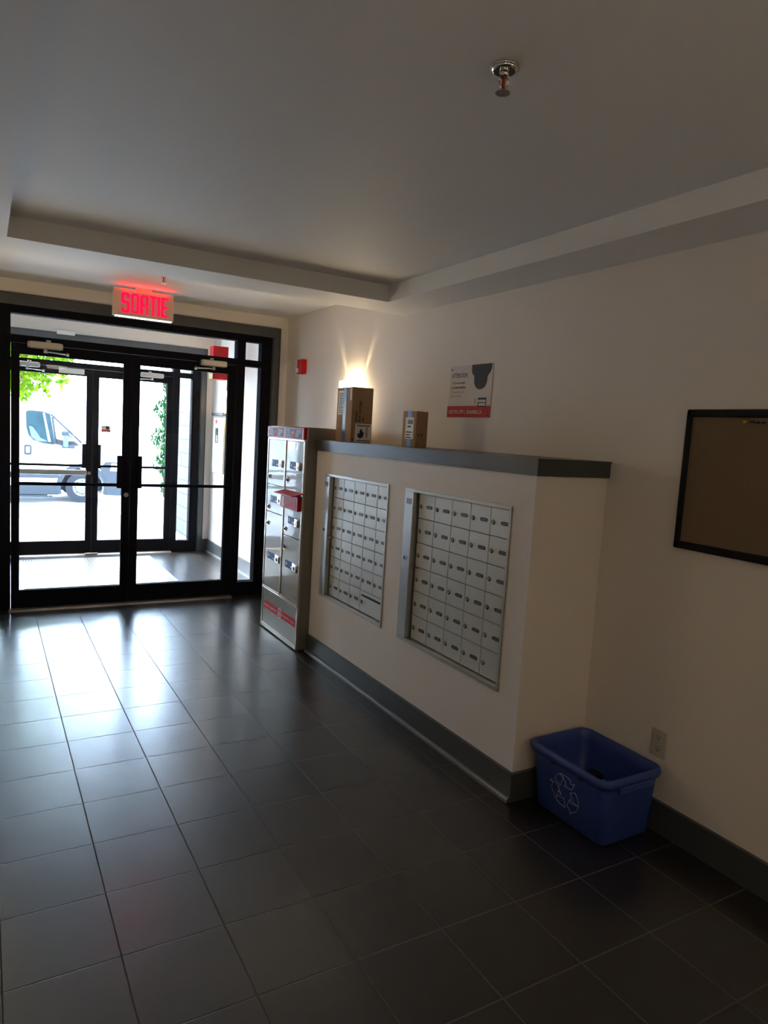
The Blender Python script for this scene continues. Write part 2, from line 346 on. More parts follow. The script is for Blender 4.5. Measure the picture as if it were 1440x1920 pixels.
# ------------------------------------------------------------ door fronts
def door_front(y, idx, outer):
    """y = room-side face of the casing; the black frame stands 3 cm behind"""
    f0, f1 = y + .03, y + .125
    b = MB()
    b.box(2.225, 2.287, y, y + .014, 0, 2.448, TRIM); b.box(-.247, -.185, y, y + .014, 0, 2.448, TRIM); b.box(-.185, 2.225, y, y + .014, 2.362, 2.448, TRIM)
    b.box(2.219, 2.225, y + .014, f0, 0, 2.368, TRIM); b.box(-.185, -.179, y + .014, f0, 0, 2.368, TRIM); b.box(-.179, 2.219, y + .014, f0, 2.362, 2.368, TRIM)
    b.box(2.278, 2.287, y - .006, y, 0, 2.448, TRIM); b.box(-.247, 2.287, y - .006, y, 2.438, 2.448, TRIM)
    struct('trim_%d' % (2 + idx * 2), b)
    b = MB()
    for x0, x1, z0, z1 in [(2.125, 2.229, 0, 2.369), (-.189, -.085, 0, 2.369), (1.902, 1.975, 0, 2.305), (.065, .138, 0, 2.305),
                           (-.085, 2.125, 2.305, 2.369), (.138, 1.902, 2.088, 2.145), (1.975, 2.125, 2.088, 2.145), (-.085, .065, 2.088, 2.145),
                           (1.975, 2.125, 0, .13), (-.085, .065, 0, .13)]:
        b.box(x0, x1, f0, f1, z0, z1, BLACK)
    for x in (2.131, 2.141): b.box(x, x + .003, f0 - .004, f0, .13, 2.3, BLACK)
    struct('trim_%d' % (3 + idx * 2), b)
    n = idx * 5
    gy = (f0 + f1) / 2
    for k, (x0, x1, z0, z1) in enumerate([(1.975, 2.125, .13, 2.088), (-.085, .065, .13, 2.088), (1.975, 2.125, 2.145, 2.305), (-.085, .065, 2.145, 2.305), (.138, 1.902, 2.145, 2.305)]):
        struct('window_%d' % (n + k + 1), B(x0, x1, gy - .002, gy + .002, z0, z1, GLASS))
    l0, l1 = f0 + .012, f0 + .055; gl = (l0 + l1) / 2
    for side in (0, 1):
        x0, x1 = ((.142, 1.018), (1.022, 1.898))[side]
        g0, g1 = ((.20, .957), (1.087, 1.832))[side]
        d = thing('door_%d' % (idx * 2 + side + 1), ((x0 + x1) / 2, gl, .012), kind='structure')
        b = MB(); b.box(x0, g0, l0, l1, .012, 2.084, BLACK); b.box(g1, x1, l0, l1, .012, 2.084, BLACK)
        b.box(g0, g1, l0, l1, .012, .155, BLACK); b.box(g0, g1, l0, l1, 2.005, 2.084, BLACK)
        build('leaf_frame', b, d)
        build('glass_pane', B(g0, g1, gl - .003, gl + .003, .155, 2.005, GLASS), d)
        b = MB(); b.box(g0 - .03, g1 + .03, l0 - .05, l0 - .034, 1.000, 1.026, BLACK, .003)
        b.box(g0 - .035, g0 - .018, l0 - .05, l0, 1.0, 1.026, BLACK); b.box(g1 + .018, g1 + .035, l0 - .05, l0, 1.0, 1.026, BLACK)
        build('push_bar', b, d)
        hx = (.914, .962) if side == 0 else (1.078, 1.110)
        build('bar_housing', B(hx[0], hx[1], l0 - .034, l0, .985, 1.255, BLACK, .004), d)
        # closer: cast body with end screws and a two-piece arm
        if idx == 0: cx0, cx1 = ((.262, .487), (1.585, 1.79))[side]
        else: cx0, cx1 = ((.25, .475), (1.53, 1.77))[side]
        zc = 2.09 - .01
        b = MB().box(cx0, cx1, l0 - .062, l0, zc - .026, zc + .026, ALU if idx else STEELC, .008)
        for xx in (cx0 - .002, cx1 + .002): b.box(xx - .008, xx + .008, l0 - .055, l0, zc - .022, zc + .022, ALU, .004)
        b.cyl(((cx0 + cx1) / 2 + .02 * (1 - 2 * side), l0 - .035, zc + .024), (0, 0, 1), .018, .018, ALU, 14)
        build('closer_body', b, d)
        pv = Vector(((cx0 + cx1) / 2, l0 - .04, zc - .045)); sgn = 1 if side == 0 else -1
        b = MB().cyl(pv + Vector((0, 0, .02)), (0, 0, -1), .014, .03, ALU, 12)
        b.tube([pv, pv + Vector((.05 * sgn, -.03, -.004)), pv + Vector((.155 * sgn, -.005, -.008))], .0055, ALU)
        b.sphere(pv + Vector((.155 * sgn, -.005, -.008)), .014, ALU)
        build('closer_arm', b, d)
        if side == 0:
            b = MB().cyl((.990, l0, .928), (0, -1, 0), .019, .012, STEEL, 20); build('lock_cylinder', b, d)
            if idx == 1:
                build('frosted_header_sticker', B(.672, .930, l0 - .003, l0, 2.02, 2.078, WHITE), d)
                build('grey_reflection_bar', B(.21, .965, l0 - .03, l0, .905, .962, ALU, .006), d)  # solid grey bar standing in for a reflection in the glass
                build('security_sticker', MB().box(1.10 - .0, 1.10 + .0001, l0 - .001, l0, 1.0, 1.0001, PINK), d) if False else None
        if side == 1 and idx == 1:
            b = MB().box(1.115, 1.215, gl - .005, gl - .0035, 1.40, 1.47, SIGNW); b.box(1.115, 1.215, gl - .0055, gl - .005, 1.40, 1.425, PINK)
            b.box(1.165, 1.20, gl - .0058, gl - .005, 1.445, 1.47, INK); b.cyl((1.1825, gl - .0049, 1.445), (0, -1, 0), .0175, .001, INK, 14)
            build('security_sticker', b, d)
            b = MB().cyl((1.775, l0, 1.0), (0, -1, 0), .02, .03, STEEL, 14); b.box(1.70, 1.79, l0 - .035, l0 - .02, .99, 1.01, STEEL, .003); build('lever_handle', b, d)
    return
STEELC = mat('closer_champagne', (.50, .45, .37), .4, metal=.5)
door_front(.42, 0, False)
door_front(2.80, 1, True)
b = MB(); b.prism([(0, 0), (.02, .014), (.11, .014), (.13, 0)], lambda u, v, t: Vector((t, .385 + u, v + .0005)), (.125, 1.912), THR); struct('trim_6', b)
b = MB(); b.prism([(0, 0), (.02, .014), (.11, .014), (.13, 0)], lambda u, v, t: Vector((t, 2.77 + u, v + .0005)), (.125, 1.912), THR); b.box(.95, 1.09, 2.775, 2.8, .012, .02, WHITE); struct('trim_7', b)
# white sensor plate on the second casing
tag(build('sensor_plate', B(.642, .822, 2.765, 2.799, 2.425, 2.468, WHITE, .004), label='small white sensor plate on the casing over the outer entrance doors', cat='sensor'))

# ------------------------------------------------------------ recessed entrance mat
b = MB(); b.box(.29, 1.60, 1.19, 2.55, .0005, .006, MATM); b.box(.27, .29, 1.17, 2.57, .0005, .008, ALU); b.box(1.60, 1.62, 1.17, 2.57, .0005, .008, ALU); b.box(.29, 1.60, 1.17, 1.19, .0005, .008, ALU); b.box(.29, 1.60, 2.55, 2.57, .0005, .008, ALU)
build('entrance_mat', b, label='ribbed metal entrance mat on the tiles between the two pairs of doors', cat='mat')

# ------------------------------------------------------------ mailbox banks
MBX = 1.967                                            # door face plane
def door_parts(root, y0, y1, z0, z1, kind, src):
    """y0 > y1 : far edge to near edge (left to right in view)"""
    wd, ht = abs(y1 - y0), z1 - z0
    key = (kind, round(wd, 4))
    if key not in src:
        b = MB().box(0, .012, -wd + .0018, -.0018, .0018, ht - .0018, MBOX, .0010)
        if kind == 'slot':
            b.box(-.0008, .0, -wd + .018, -.022, ht * .74, ht * .84, INK); b.cyl((-.0006, -.022, ht * .79), (1, 0, 0), ht * .05, .0008, INK, 12); b.cyl((-.0006, -wd + .018, ht * .79), (1, 0, 0), ht * .05, .0008, INK, 12)
            b.box(-.0008, 0, -.075, -.073, ht * .47, ht * .53, INK)
        d = build('mailbox_door', b, origin=(0, 0, 0))
        lb = MB().cyl((0, -.022, ht * .50), (-1, 0, 0), .0098, .004, STEEL, 18).cyl((-.004, -.022, ht * .50), (-1, 0, 0), .0085, .003, LOCKF, 16)
        lb.box(-.0078, -.007, -.0228, -.0212, ht * .5 - .005, ht * .5 + .005, INK); lb.cyl((-.0005, -.024, ht * .5 - .003), (-1, 0, 0), .0112, .0012, DARKM, 16)  # offset dark disc paints the lock's shadow crescent
        l = build('cylinder_lock', lb, origin=(0, 0, 0)); ps = [l]
        if kind == 'plain':
            pb = MB(); c0, c1 = -wd * .86, -wd * .50; r = .0085; zc = ht * .5; n = 8
            pts = [(c0 + r + r * math.cos(PI / 2 + k * PI / n), zc + r * math.sin(PI / 2 + k * PI / n)) for k in range(n + 1)] + [(c1 - r + r * math.cos(-PI / 2 + k * PI / n), zc + r * math.sin(-PI / 2 + k * PI / n)) for k in range(n + 1)]
            pb.prism(pts, lambda u, v, t: Vector((t, u, v)), (-.0016, 0), PLATE)
            for k in range(3):
                yy = (c0 + c1) / 2 + (k - 1) * .012; pb.box(-.0019, -.0015, yy - .0026, yy + .0026, zc - .0042, zc + .0042, PLATEW)
            ps.append(build('number_plate', pb, origin=(0, 0, 0)))
        src[key] = (d.data, [(p.name, p.data) for p in ps])
        for p in ps: bpy.data.objects.remove(p)
        bpy.data.objects.remove(d)
    dd, pp = src[key]
    d = bpy.data.objects.new('mailbox_door', dd); COL.objects.link(d); d.parent = root
    d.location = Vector((MBX, y0, z0)) - ORIG[root.name]
    for nm, me in pp:
        q = bpy.data.objects.new(nm.split('.')[0], me); COL.objects.link(q); q.parent = d
def bank(y_far, y_near, wstrip, label, special):
    root = thing('mailbox_bank', (1.99, (y_far + y_near) / 2, ZB0), label, 'mailboxes', 'mailbox banks set into the half-wall')
    g0, g1 = y_far - wstrip - .012, y_near + .012; z0, z1 = ZB0 + .012, ZB1 - .012
    b = MB(); b.box(1.980, 2.028, y_near, y_far, ZB0, ZB1, INK)
    b.box(1.940, 1.980, y_near, y_near + .008, ZB0, ZB1, MFRM); b.box(1.940, 1.980, y_near, y_far, ZB1 - .008, ZB1, MFRM); b.box(1.940, 1.980, y_near, y_far, ZB0, ZB0 + .008, MFRM)
    b.box(1.939, 1.942, y_near - .008, y_near + .004, ZB0 - .008, ZB1 + .008, MFRM); b.box(1.939, 1.942, y_near, y_far + .006, ZB1 - .004, ZB1 + .008, MFRM); b.box(1.939, 1.942, y_near, y_far + .006, ZB0 - .01, ZB0 + .004, MFRM)
    b.box(1.939, 1.942, y_far, y_far + .006, ZB0, ZB1, MFRM)
    build('surround', b, root)
    b = B(1.936, 1.980, y_far - wstrip, y_far - .003, ZB0 + .009, ZB1 - .009, MSTRIP, .002); st = build('lever_strip', b, root)
    b = B(1.9352, 1.936, y_far - wstrip * .85, y_far - wstrip * .2, ZB1 - .075, ZB1 - .045, PLATEW); build('maker_label', b, st)
    b = MB().cyl((1.936, y_far - wstrip * .45, .90), (-1, 0, 0), .011, .004, CHROME, 18).cyl((1.932, y_far - wstrip * .45, .90), (-1, 0, 0), .0045, .001, INK, 12); build('master_lock', b, st)
    b = B(1.945, 1.966, g0 - .035, g0 + .016, z0 + (z1 - z0) * .5 - .006, z0 + (z1 - z0) * .5 - .001, BRASS); build('copper_latch', b, root)
    src = {}
    cw = (g0 - g1) / 5; rh = (z1 - z0) / 6
    for r in range(6):
        for c in range(5):
            a, e = g0 - c * cw, g0 - (c + 1) * cw; zz = z1 - (r + 1) * rh
            if special == 'slot' and r == 5 and c >= 3:
                if c == 3: door_parts(root, a, e - cw, zz, zz + rh, 'slot', src)
                continue
            k = 'blank' if (special == 'blank' and r == 5 and c == 4) else 'plain'
            door_parts(root, a, e, zz, zz + rh, k, src)
bank(-1.406, -2.247, .078, 'bank of small aluminium mailboxes with a black mail slot, beside the tall parcel locker', 'slot')
bank(-2.442, -3.308, .082, 'bank of thirty small aluminium mailboxes nearest the blue bin end of the half-wall', 'blank')

# ------------------------------------------------------------ parcel locker
LX = 1.855; LY0, LY1 = -1.243, -.520
lk = thing('parcel_locker', (2.1, (LY0 + LY1) / 2, 0), 'tall glossy beige parcel locker with red and blue header sign beside the mailboxes', 'locker')
b = MB(); b.box(LX + .018, 2.345, LY0, LY1, .012, 1.574, LSIDE, .006); b.box(LX + .03, 2.3, LY0 + .01, LY1 - .01, 0, .012, DARKM)
build('cabinet_body', b, lk)
b = MB(); b.box(LX, LX + .02, LY0, LY0 + .03, .010, 1.486, LEDG, .006); b.box(LX, LX + .02, LY1 - .025, LY1, .010, 1.486, LEDG, .006)
b.box(LX - .002, LX + .018, -.905, -.878, .31, 1.476, LEDG, .005); b.box(LX + .002, LX + .018, LY0 + .03, LY1 - .025, 1.473, 1.486, LEDG)
b.box(LX - .003, LX + .018, LY0 + .015, LY1 - .01, .312, .326, LEDG, .003); b.box(LX - .001, LX + .018, LY0 + .015, LY1 - .01, .330, .338, LEDG, .002)
b.box(LX + .002, LX + .018, LY0 + .03, LY1 - .025, .010, .046, LEDG)
build('face_frame', b, lk)
b = MB(); b.box(LX + .004, LX + .018, LY0 + .03, LY1 - .025, .046, .312, LSIDE, .002); kp = build('lower_panel', b, lk)
b = MB()
fz = lambda y: .0
def on_face(y_left, zb, x, slope=0): return lambda u, v, t: Vector((x - t, y_left - u, zb + v + slope * u))
b.box(LX + .002, LX + .004, -1.207, -.582, .166, .222, REDS); b.cyl((LX + .004, -.905, .194), (-1, 0, 0), .037, .003, LINE, 22); b.cyl((LX + .001, -.905, .194), (-1, 0, 0), .029, .0008, REDS, 22)
for q in (-1, 0, 1): b.box(LX - .0004, LX, -.925 + 0, -.885, .190 + q * .012, .196 + q * .012, LINE)
b.text("De partout... jusqu'à vous", .0255, on_face(-.592, .187, LX + .002), LINE, bold=.01, squash=.93)
b.text('From anywhere... to anyone', .0245, on_face(-.950, .187, LX + .002), LINE, bold=.01, squash=.86)
build('red_slogan_band', b, kp)
b = B(LX, LX + .002, LY0 + .01, LY0 + .038, .014, .034, WHITE); b.text('LCF', .03, on_face(-.56, .012, LX + .001), INK, bold=.01); build('base_stickers', b, kp)

def locker_door(y0, y1, z0, z1, knob=None, stick=None, latch=None, mark=False):
    b = B(LX + .004, LX + .018, y1 + .002, y0 - .002, z0 + .002, z1 - .002, LOCK, .002)
    if mark: b.text('Lock', .05, on_face(y1 + .085, z0 + .018, LX + .004), DARKM, squash=.8)
    d = build('locker_door', b, lk)
    if knob:
        y, z = knob; b = MB().cyl((LX + .004, y, z), (-1, 0, 0), .016, .008, CHROME, 20).cyl((LX - .004, y, z), (-1, 0, 0), .010, .006, DARKM, 16); build('round_lock', b, d)
    if stick:
        y, y2, z = stick; b = B(LX + .0025, LX + .004, y2, y, z - .026, z + .026, BLUES)
        b.text('24', .03, on_face(y - .008, z - .008, LX + .0023), LINE, bold=.02); b.box(LX + .0018, LX + .0025, y2 + .008, y2 + .045, z - .016, z - .004, LINE)
        build('blue_sticker', b, d)
    if latch:
        y, y2, z = latch
        b = B(LX - .004, LX + .004, y2, y, z - .028, z + .028, STEEL, .003); b.box(LX - .0045, LX - .004, y2 + .02, y - .022, z - .020, z + .006, INK)
        b.box(LX - .012, LX - .004, y2 + .004, y2 + .018, z - .024, z + .024, STEEL, .003)
        build('door_latch', b, d)
ZT = 1.473
locker_door(-.546, -.878, 1.130, ZT, (-.585, 1.190), (-.625, -.765, 1.296), (-.775, -.855, 1.296))
locker_door(-.546, -.878, .920, 1.130, (-.585, .955), (-.625, -.765, 1.022), (-.775, -.865, 1.028))
locker_door(-.546, -.878, .340, .920, (-.585, .830), (-.61, -.77, .586), (-.775, -.870, .586))
locker_door(-.905, -1.212, 1.108, ZT, (-.945, 1.190), (-.985, -1.10, 1.300), (-1.108, -1.175, 1.298))
locker_door(-.905, -1.212, .790, 1.108, (-.945, .835), (-.990, -1.120, .908), (-1.120, -1.190, .902))
locker_door(-.905, -1.212, .340, .790, (-.945, .702), (-.975, -1.118, .588), (-1.112, -1.205, .584), mark=True)
# header sign wraps the front
b = B(LX - .004, LX + .02, LY0 + .02, LY1, 1.488, 1.568, RED, .003)
for c in (-1.035, -.70):
    b.box(LX - .0052, LX - .004, c - .165 + .02, c + .145, 1.496, 1.560, NAVY)
    b.prism([(-.038, 0), (0, .036), (.038, 0), (0, -.036)], lambda u, v, t: Vector((LX - .0052 - t, c + u, 1.528 + v)), (0, .0006), REDS)
    b.prism([(-.020, .014), (.014, .002), (-.018, -.018), (-.004, -.001)], lambda u, v, t: Vector((LX - .0058 - t, c - u, 1.528 + v)), (0, .0006), ORANGE)
    b.text('POSTES', .026, on_face(c + .140, 1.535, LX - .0054), LINE, bold=.01, squash=.85); b.box(LX - .006, LX - .005, c + .05, c + .14, 1.527, 1.530, LINE); b.text('CANADA', .026, on_face(c + .140, 1.504, LX - .0054), LINE, bold=.01, squash=.82)
    b.text('CANADA', .026, on_face(c - .045, 1.535, LX - .0054), LINE, bold=.01, squash=.82); b.box(LX - .006, LX - .005, c - .135, c - .045, 1.527, 1.530, LINE); b.text('POST', .026, on_face(c - .045, 1.504, LX - .0054), LINE, bold=.01, squash=.85)
build('header_sign', b, lk)
# red outgoing-mail box with hinged lid on the right column
b = MB(); b.box(LX - .030, LX + .004, -1.225, -.912, .992, 1.092, RED, .003); b.box(LX - .0312, LX - .030, -1.200, -.958, 1.002, 1.078, REDS)
b.box(LX - .032, LX - .0312, -.985, -.945, 1.004, 1.076, PAPER)
for k in range(6): b.box(LX - .032, LX - .0312, -1.165 + (k % 2) * .02, -1.02, 1.012 + k * .0105, 1.0155 + k * .0105, PINK)
bx = build('red_mail_box', b, lk)
b = MB(); b.prism([(0, .012), (-.085, -.004), (-.085, .002), (0, .022)], lambda u, v, t: Vector((LX + .002 + u, t, 1.098 + v)), (-1.245, -.905), RED); build('lid', b, bx)

# ------------------------------------------------------------ boxes on the ledge
ZL = 1.4925
def label_lines(b, x, y0, y1, z0, z1, n, M=INK):
    for k in range(n):
        z = z0 + (z1 - z0) * k / n; b.box(x - .0004, x, y0 + random.random() * .3 * (y1 - y0), y1, z, z + (z1 - z0) / n * .45, M)
X0, X1, Y0, Y1, Z1 = 2.05, 2.205, -1.530, -1.305, 1.852
bb = thing('cardboard_box', ((X0 + X1) / 2, (Y0 + Y1) / 2, ZL), 'tall brown cardboard parcel on the ledge in front of the lit wall lamp', 'box')
b = B(X0, X1, Y0, Y1, ZL, Z1, CARD, .002); b.box(X0 - .002, X1, Y0 + .005, Y0 + .007, Z1 - .002, Z1 + .002, CARDT); b.box(X0, X1, (Y0 + Y1) / 2 - .0008, (Y0 + Y1) / 2 + .0008, Z1, Z1 + .001, INK)
build('carton', b, bb)
b = B(X0 - .001, X0, Y0 + .085, Y0 + .128, ZL + .002, Z1, TAPE); b.box(X0, X1, Y0 + .085, Y0 + .128, Z1, Z1 + .001, TAPE); build('blue_tape', b, bb)
b = B(X0 - .0018, X0 - .001, Y0 + .125, Y0 + .20, ZL + .18, Z1 - .02, PAPER); label_lines(b, X0 - .0018, Y0 + .13, Y0 + .19, ZL + .19, Z1 - .03, 12)
build('shipping_label', b, bb); build('small_label', B(X0 - .0008, X0, Y0 + .012, Y0 + .032, Z1 - .085, Z1 - .01, PAPER), bb)
b = B(X0 + .03, X1 - .004, Y0 - .001, Y0, ZL + .004, ZL + .125, WHITE)
f_ = lambda x, z: (lambda u, v, t: Vector((x + u, Y0 - .001 - t, z + v)))
b.prism([(.015, .035), (.015, .055), (.03, .055), (.03, .075), (.042, .088), (.05, .07), (.062, .06), (.055, .03), (.03, .022)], f_(X0 + .035, ZL + .005), (0, .0006), INK)
b.box(X0 + .045, X1 - .015, Y0 - .0016, Y0 - .001, ZL + .108, ZL + .116, GREYINK); b.box(X0 + .045, X1 - .015, Y0 - .0016, Y0 - .001, ZL + .010, ZL + .017, GREYINK)
b.text('UNION', .022, lambda u, v, t: Vector((X0 + .125 - v, Y0 - .0012 - t, ZL + .03 + u)), INK, bold=.02)
build('white_sticker', b, bb)
b = MB()
for k, s_ in enumerate(('bien remplir,', 'être recyclage', 'oui')):
    b.text(s_, .030, (lambda kk: (lambda u, v, t: Vector((X0 + .042 + kk * .026 - v, Y0 - t, ZL + .085 + (.05 if kk else 0) + u))))(k), INK, bold=.02, squash=.8)
b.text('III', .02, lambda u, v, t: Vector((X0 + .006 + u, Y0 - t, ZL + .012 + v)), INK, bold=.05)
build('printing', b, bb)

X0, X1, Y0, Y1, Z1 = 2.03, 2.107, -2.357, -2.215, 1.693
sb = thing('cardboard_box', ((X0 + X1) / 2, (Y0 + Y1) / 2, ZL), 'small brown cardboard parcel with white label standing alone on the ledge', 'box')
build('carton', B(X0, X1, Y0, Y1, ZL, Z1, CARD, .002), sb)
b = B(X0 - .001, X0, Y0 + .048, Y0 + .090, ZL + .002, Z1, TAPE); b.box(X0, X1, Y0 + .048, Y0 + .090, Z1, Z1 + .001, TAPE); build('blue_tape', b, sb)
b = B(X0 - .002, X0 - .001, Y0 + .022, Y0 + .108, ZL + .045, Z1 - .035, PAPER); label_lines(b, X0 - .002, Y0 + .035, Y0 + .10, ZL + .05, ZL + .095, 3)
b.box(X0 - .0024, X0 - .002, Y0 + .05, Y0 + .085, ZL + .110, ZL + .120, INK); b.box(X0 - .0024, X0 - .002, Y0 + .03, Y0 + .085, ZL + .128, ZL + .152, GREYINK)
build('shipping_label', b, sb)
b = MB(); 
for q in [(X0 + .012, X0 + .068, ZL + .008, ZL + .009), (X0 + .012, X0 + .068, ZL + .045, ZL + .046), (X0 + .012, X0 + .013, ZL + .008, ZL + .046), (X0 + .067, X0 + .068, ZL + .008, ZL + .046)]:
    b.box(q[0], q[1], Y0 - .0006, Y0, q[2], q[3], INK)
for k in range(2): b.prism([(0, 0), (.008, .010), (.016, 0), (.010, 0), (.010, -.012), (.006, -.012), (.006, 0)], lambda u, v, t: Vector((X0 + .014 + k * .02 + u, Y0 - t, ZL + .068 + v)), (0, .0006), INK)
build('printing', b, sb)

# ------------------------------------------------------------ wall sconces
def sconce(xw, s, yc, z0, z1, label, power, group='wall sconces with lit glass'):
    """xw wall face, s=-1 fixture extends towards -x"""
    r = thing('wall_sconce', (xw + s * .05, yc, z0), label, 'wall lamp', group)
    X = lambda d: xw + s * d
    def bx(d0, d1, y0, y1, z0_, z1_, M): a, c = sorted((X(d0), X(d1))); return (a, c, y0, y1, z0_, z1_, M)
    b = MB(); b.box(*bx(0, .012, yc - .05, yc + .05, z0 + .04, z1 - .06, STEEL)); build('back_plate', b, r)
    b = MB(); t = .004; h = .135
    b.box(*bx(.062, .067, yc - h, yc + h, z0, z1, SGLASS)); b.box(*bx(.004, .062, yc - h, yc - h + t, z0, z1, SGLASS)); b.box(*bx(.004, .062, yc + h - t, yc + h, z0, z1, SGLASS))
    build('glass_shade', b, r)
    b = MB(); b.box(*bx(.01, .05, yc - .12, yc + .12, z0 + .06, z0 + .075, STEEL)); build('lamp_holder', b, r)
    for q in (-1, 1):
        b = MB(); b.cyl((X(.035), yc + q * .10, z0 + .075), (0, 0, 1), .010, .05, SGLASS, 12); build('bulb', b, r)
        ld = bpy.data.lights.new('bulb_light', 'SPOT'); ld.energy = power * .12; ld.color = (1, .70, .38); ld.spot_size = math.radians(150); ld.spot_blend = .5; ld.shadow_soft_size = .012
        lo = bpy.data.objects.new('bulb_light', ld); COL.objects.link(lo); lo.parent = r; lo.location = Vector((X(.040), yc + q * .10, z0 + .135)) - Vector(r.location)
        d = Vector((.12 * s, q * .18, 1)); lo.rotation_euler = d.to_track_quat('-Z', 'Y').to_euler()
        ld2 = bpy.data.lights.new('bulb_beam', 'SPOT'); ld2.energy = power * 3.2; ld2.color = (1, .72, .40); ld2.spot_size = math.radians(17); ld2.spot_blend = 1; ld2.shadow_soft_size = .008
        lo2 = bpy.data.objects.new('bulb_beam', ld2); COL.objects.link(lo2); lo2.parent = r; lo2.location = Vector((X(.030), yc + q * .095, z1 - .035)) - Vector(r.location)
        lo2.rotation_euler = Vector((-.12 * s, q * .52, 1)).to_track_quat('-Z', 'Y').to_euler()
    ld = bpy.data.lights.new('bulb_down', 'POINT'); ld.energy = power * .5; ld.color = (1, .70, .38); ld.shadow_soft_size = .03
    lo = bpy.data.objects.new('bulb_down', ld); COL.objects.link(lo); lo.parent = r; lo.location = Vector((X(.05), yc, z0 + .03)) - Vector(r.location)
sconce(XR, -1, -.955, 1.70, 1.938, 'glowing glass wall lamp on the right wall behind the tall cardboard parcel', 1.6)
sconce(XL, 1, -.955, 1.70, 1.938, 'glowing glass wall lamp on the left wall facing the parcel locker', 1.6)
sconce(XR, -1, 1.93, 1.69, 1.935, 'glowing glass wall lamp on the vestibule wall above the intercom', 1.2)
sconce(XR, -1, -6.6, 1.70, 1.938, 'added glowing fill lamp on the right wall beyond the cork board', 2)  # unseen sconce pair, added behind the camera as ambient fill
sconce(XL, 1, -6.6, 1.70, 1.938, 'added glowing fill lamp on the left wall far from the doors', 2)  # second of the added fill sconces

fl = thing('added_fill_lamp', (1.06, -6.9, 2.36), 'added round white fill lamp in the tray ceiling towards the rear wall', 'ceiling lamp')  # unseen lamp, added behind the camera to lift the rear light
b = MB().cyl((1.06, -6.9, 2.4418), (0, 0, -1), .19, .03, STEEL, 36); build('lamp_base', b, fl)
b = MB().cyl((1.06, -6.9, 2.412), (0, 0, -1), .18, .05, mat('fill_lamp_diffuser', (.9, .9, .88), .5, emit=(1, .90, .78), es=5), 36, r2=.14); build('diffuser', b, fl)

# ------------------------------------------------------------ wall items
# attention sign: warped plate on the wall
sx = XR - .004
AS = thing('security_sign', (XR - .002, -2.38, 1.68), 'white ATTENTION camera-surveillance sign with red bottom band on the right wall', 'sign')
b = B(sx, XR - .0003, -2.585, -2.185, 1.680, 1.975, SIGNW); b.box(sx - .0006, sx, -2.585, -2.178, 1.680, 1.745, PINK); b.box(sx - .001, sx - .0006, -2.36, -2.178, 1.680, 1.7448, ORANGE) if False else None
build('sign_plate', b, AS)
sf = lambda yl, z: (lambda u, v, t: Vector((sx - .0004 - t, yl - u, z + v)))
b = MB()
b.text('ATTENTION', .034, sf(-2.208, 1.908), INK, bold=.02, squash=.78, shear=.15)
build('title_lettering', b, AS); b = MB()
b.text('Ce site est protégé', .019, sf(-2.208, 1.872), INK, bold=.01, squash=.88, shear=.15); b.text('par vidéosurveillance.', .019, sf(-2.205, 1.846), INK, bold=.02, squash=.88, shear=.15)
build('french_lettering', b, AS); b = MB(); b.text('This property is under', .017, sf(-2.205, 1.820), GREYINK, squash=.85, shear=.15); b.text('video surveillance.', .017, sf(-2.205, 1.797), GREYINK, squash=.85, shear=.15)
build('english_lettering', b, AS); b = MB(); b.text('1 877 971-1779  |  BONNIER.CA', .031, lambda u, v, t: Vector((sx - .0008 - t, -2.190 - u, 1.700 + v)), PAPER, bold=.0, squash=.76, shear=.15)
build('phone_lettering', b, AS)
b = MB(); n = 14
dome = [(-2.395, 1.975), (-2.575, 1.975), (-2.575, 1.945), (-2.562, 1.925), (-2.543, 1.91), (-2.540, 1.885)] + [(-2.482 - .058 * math.cos(PI * k / n), 1.885 - .050 * math.sin(PI * k / n)) for k in range(1, n)] + [(-2.424, 1.885), (-2.422, 1.912), (-2.402, 1.925), (-2.396, 1.945)]
b.prism(dome, lambda u, v, t: Vector((sx - t, u, v)), (0, .0006), INK); build('dome_camera_picture', b, AS)
b = MB()
for y0, y1, z0, z1, M in [(-2.545, -2.47, 1.778, 1.790, INK), (-2.545, -2.47, 1.760, 1.765, INK), (-2.545, -2.538, 1.742, 1.778, PINK), (-2.477, -2.47, 1.742, 1.760, INK), (-2.545, -2.47, 1.738, 1.745, INK)]: b.box(sx - .0012, sx - .0005, y0, y1, z0, z1, M)
for k in range(2): b.prism([(-.0, 0), (.006, .012), (.006, .024), (0, .036), (.003, .036), (.010, .024), (.010, .012), (.003, 0)], lambda u, v, t: Vector((sx - .0005 - t, -2.458 + u + k * .009, 1.752 + v)), (0, .0006), ORANGE)
build('camera_logo', b, AS)
b = MB()
for y, z in [(-2.205, 1.955), (-2.562, 1.955), (-2.19, 1.693), (-2.57, 1.693)]: b.cyl((sx - .0006, y, z), (-1, 0, 0), .005, .002, DARKM, 10)
build('screws', b, AS)

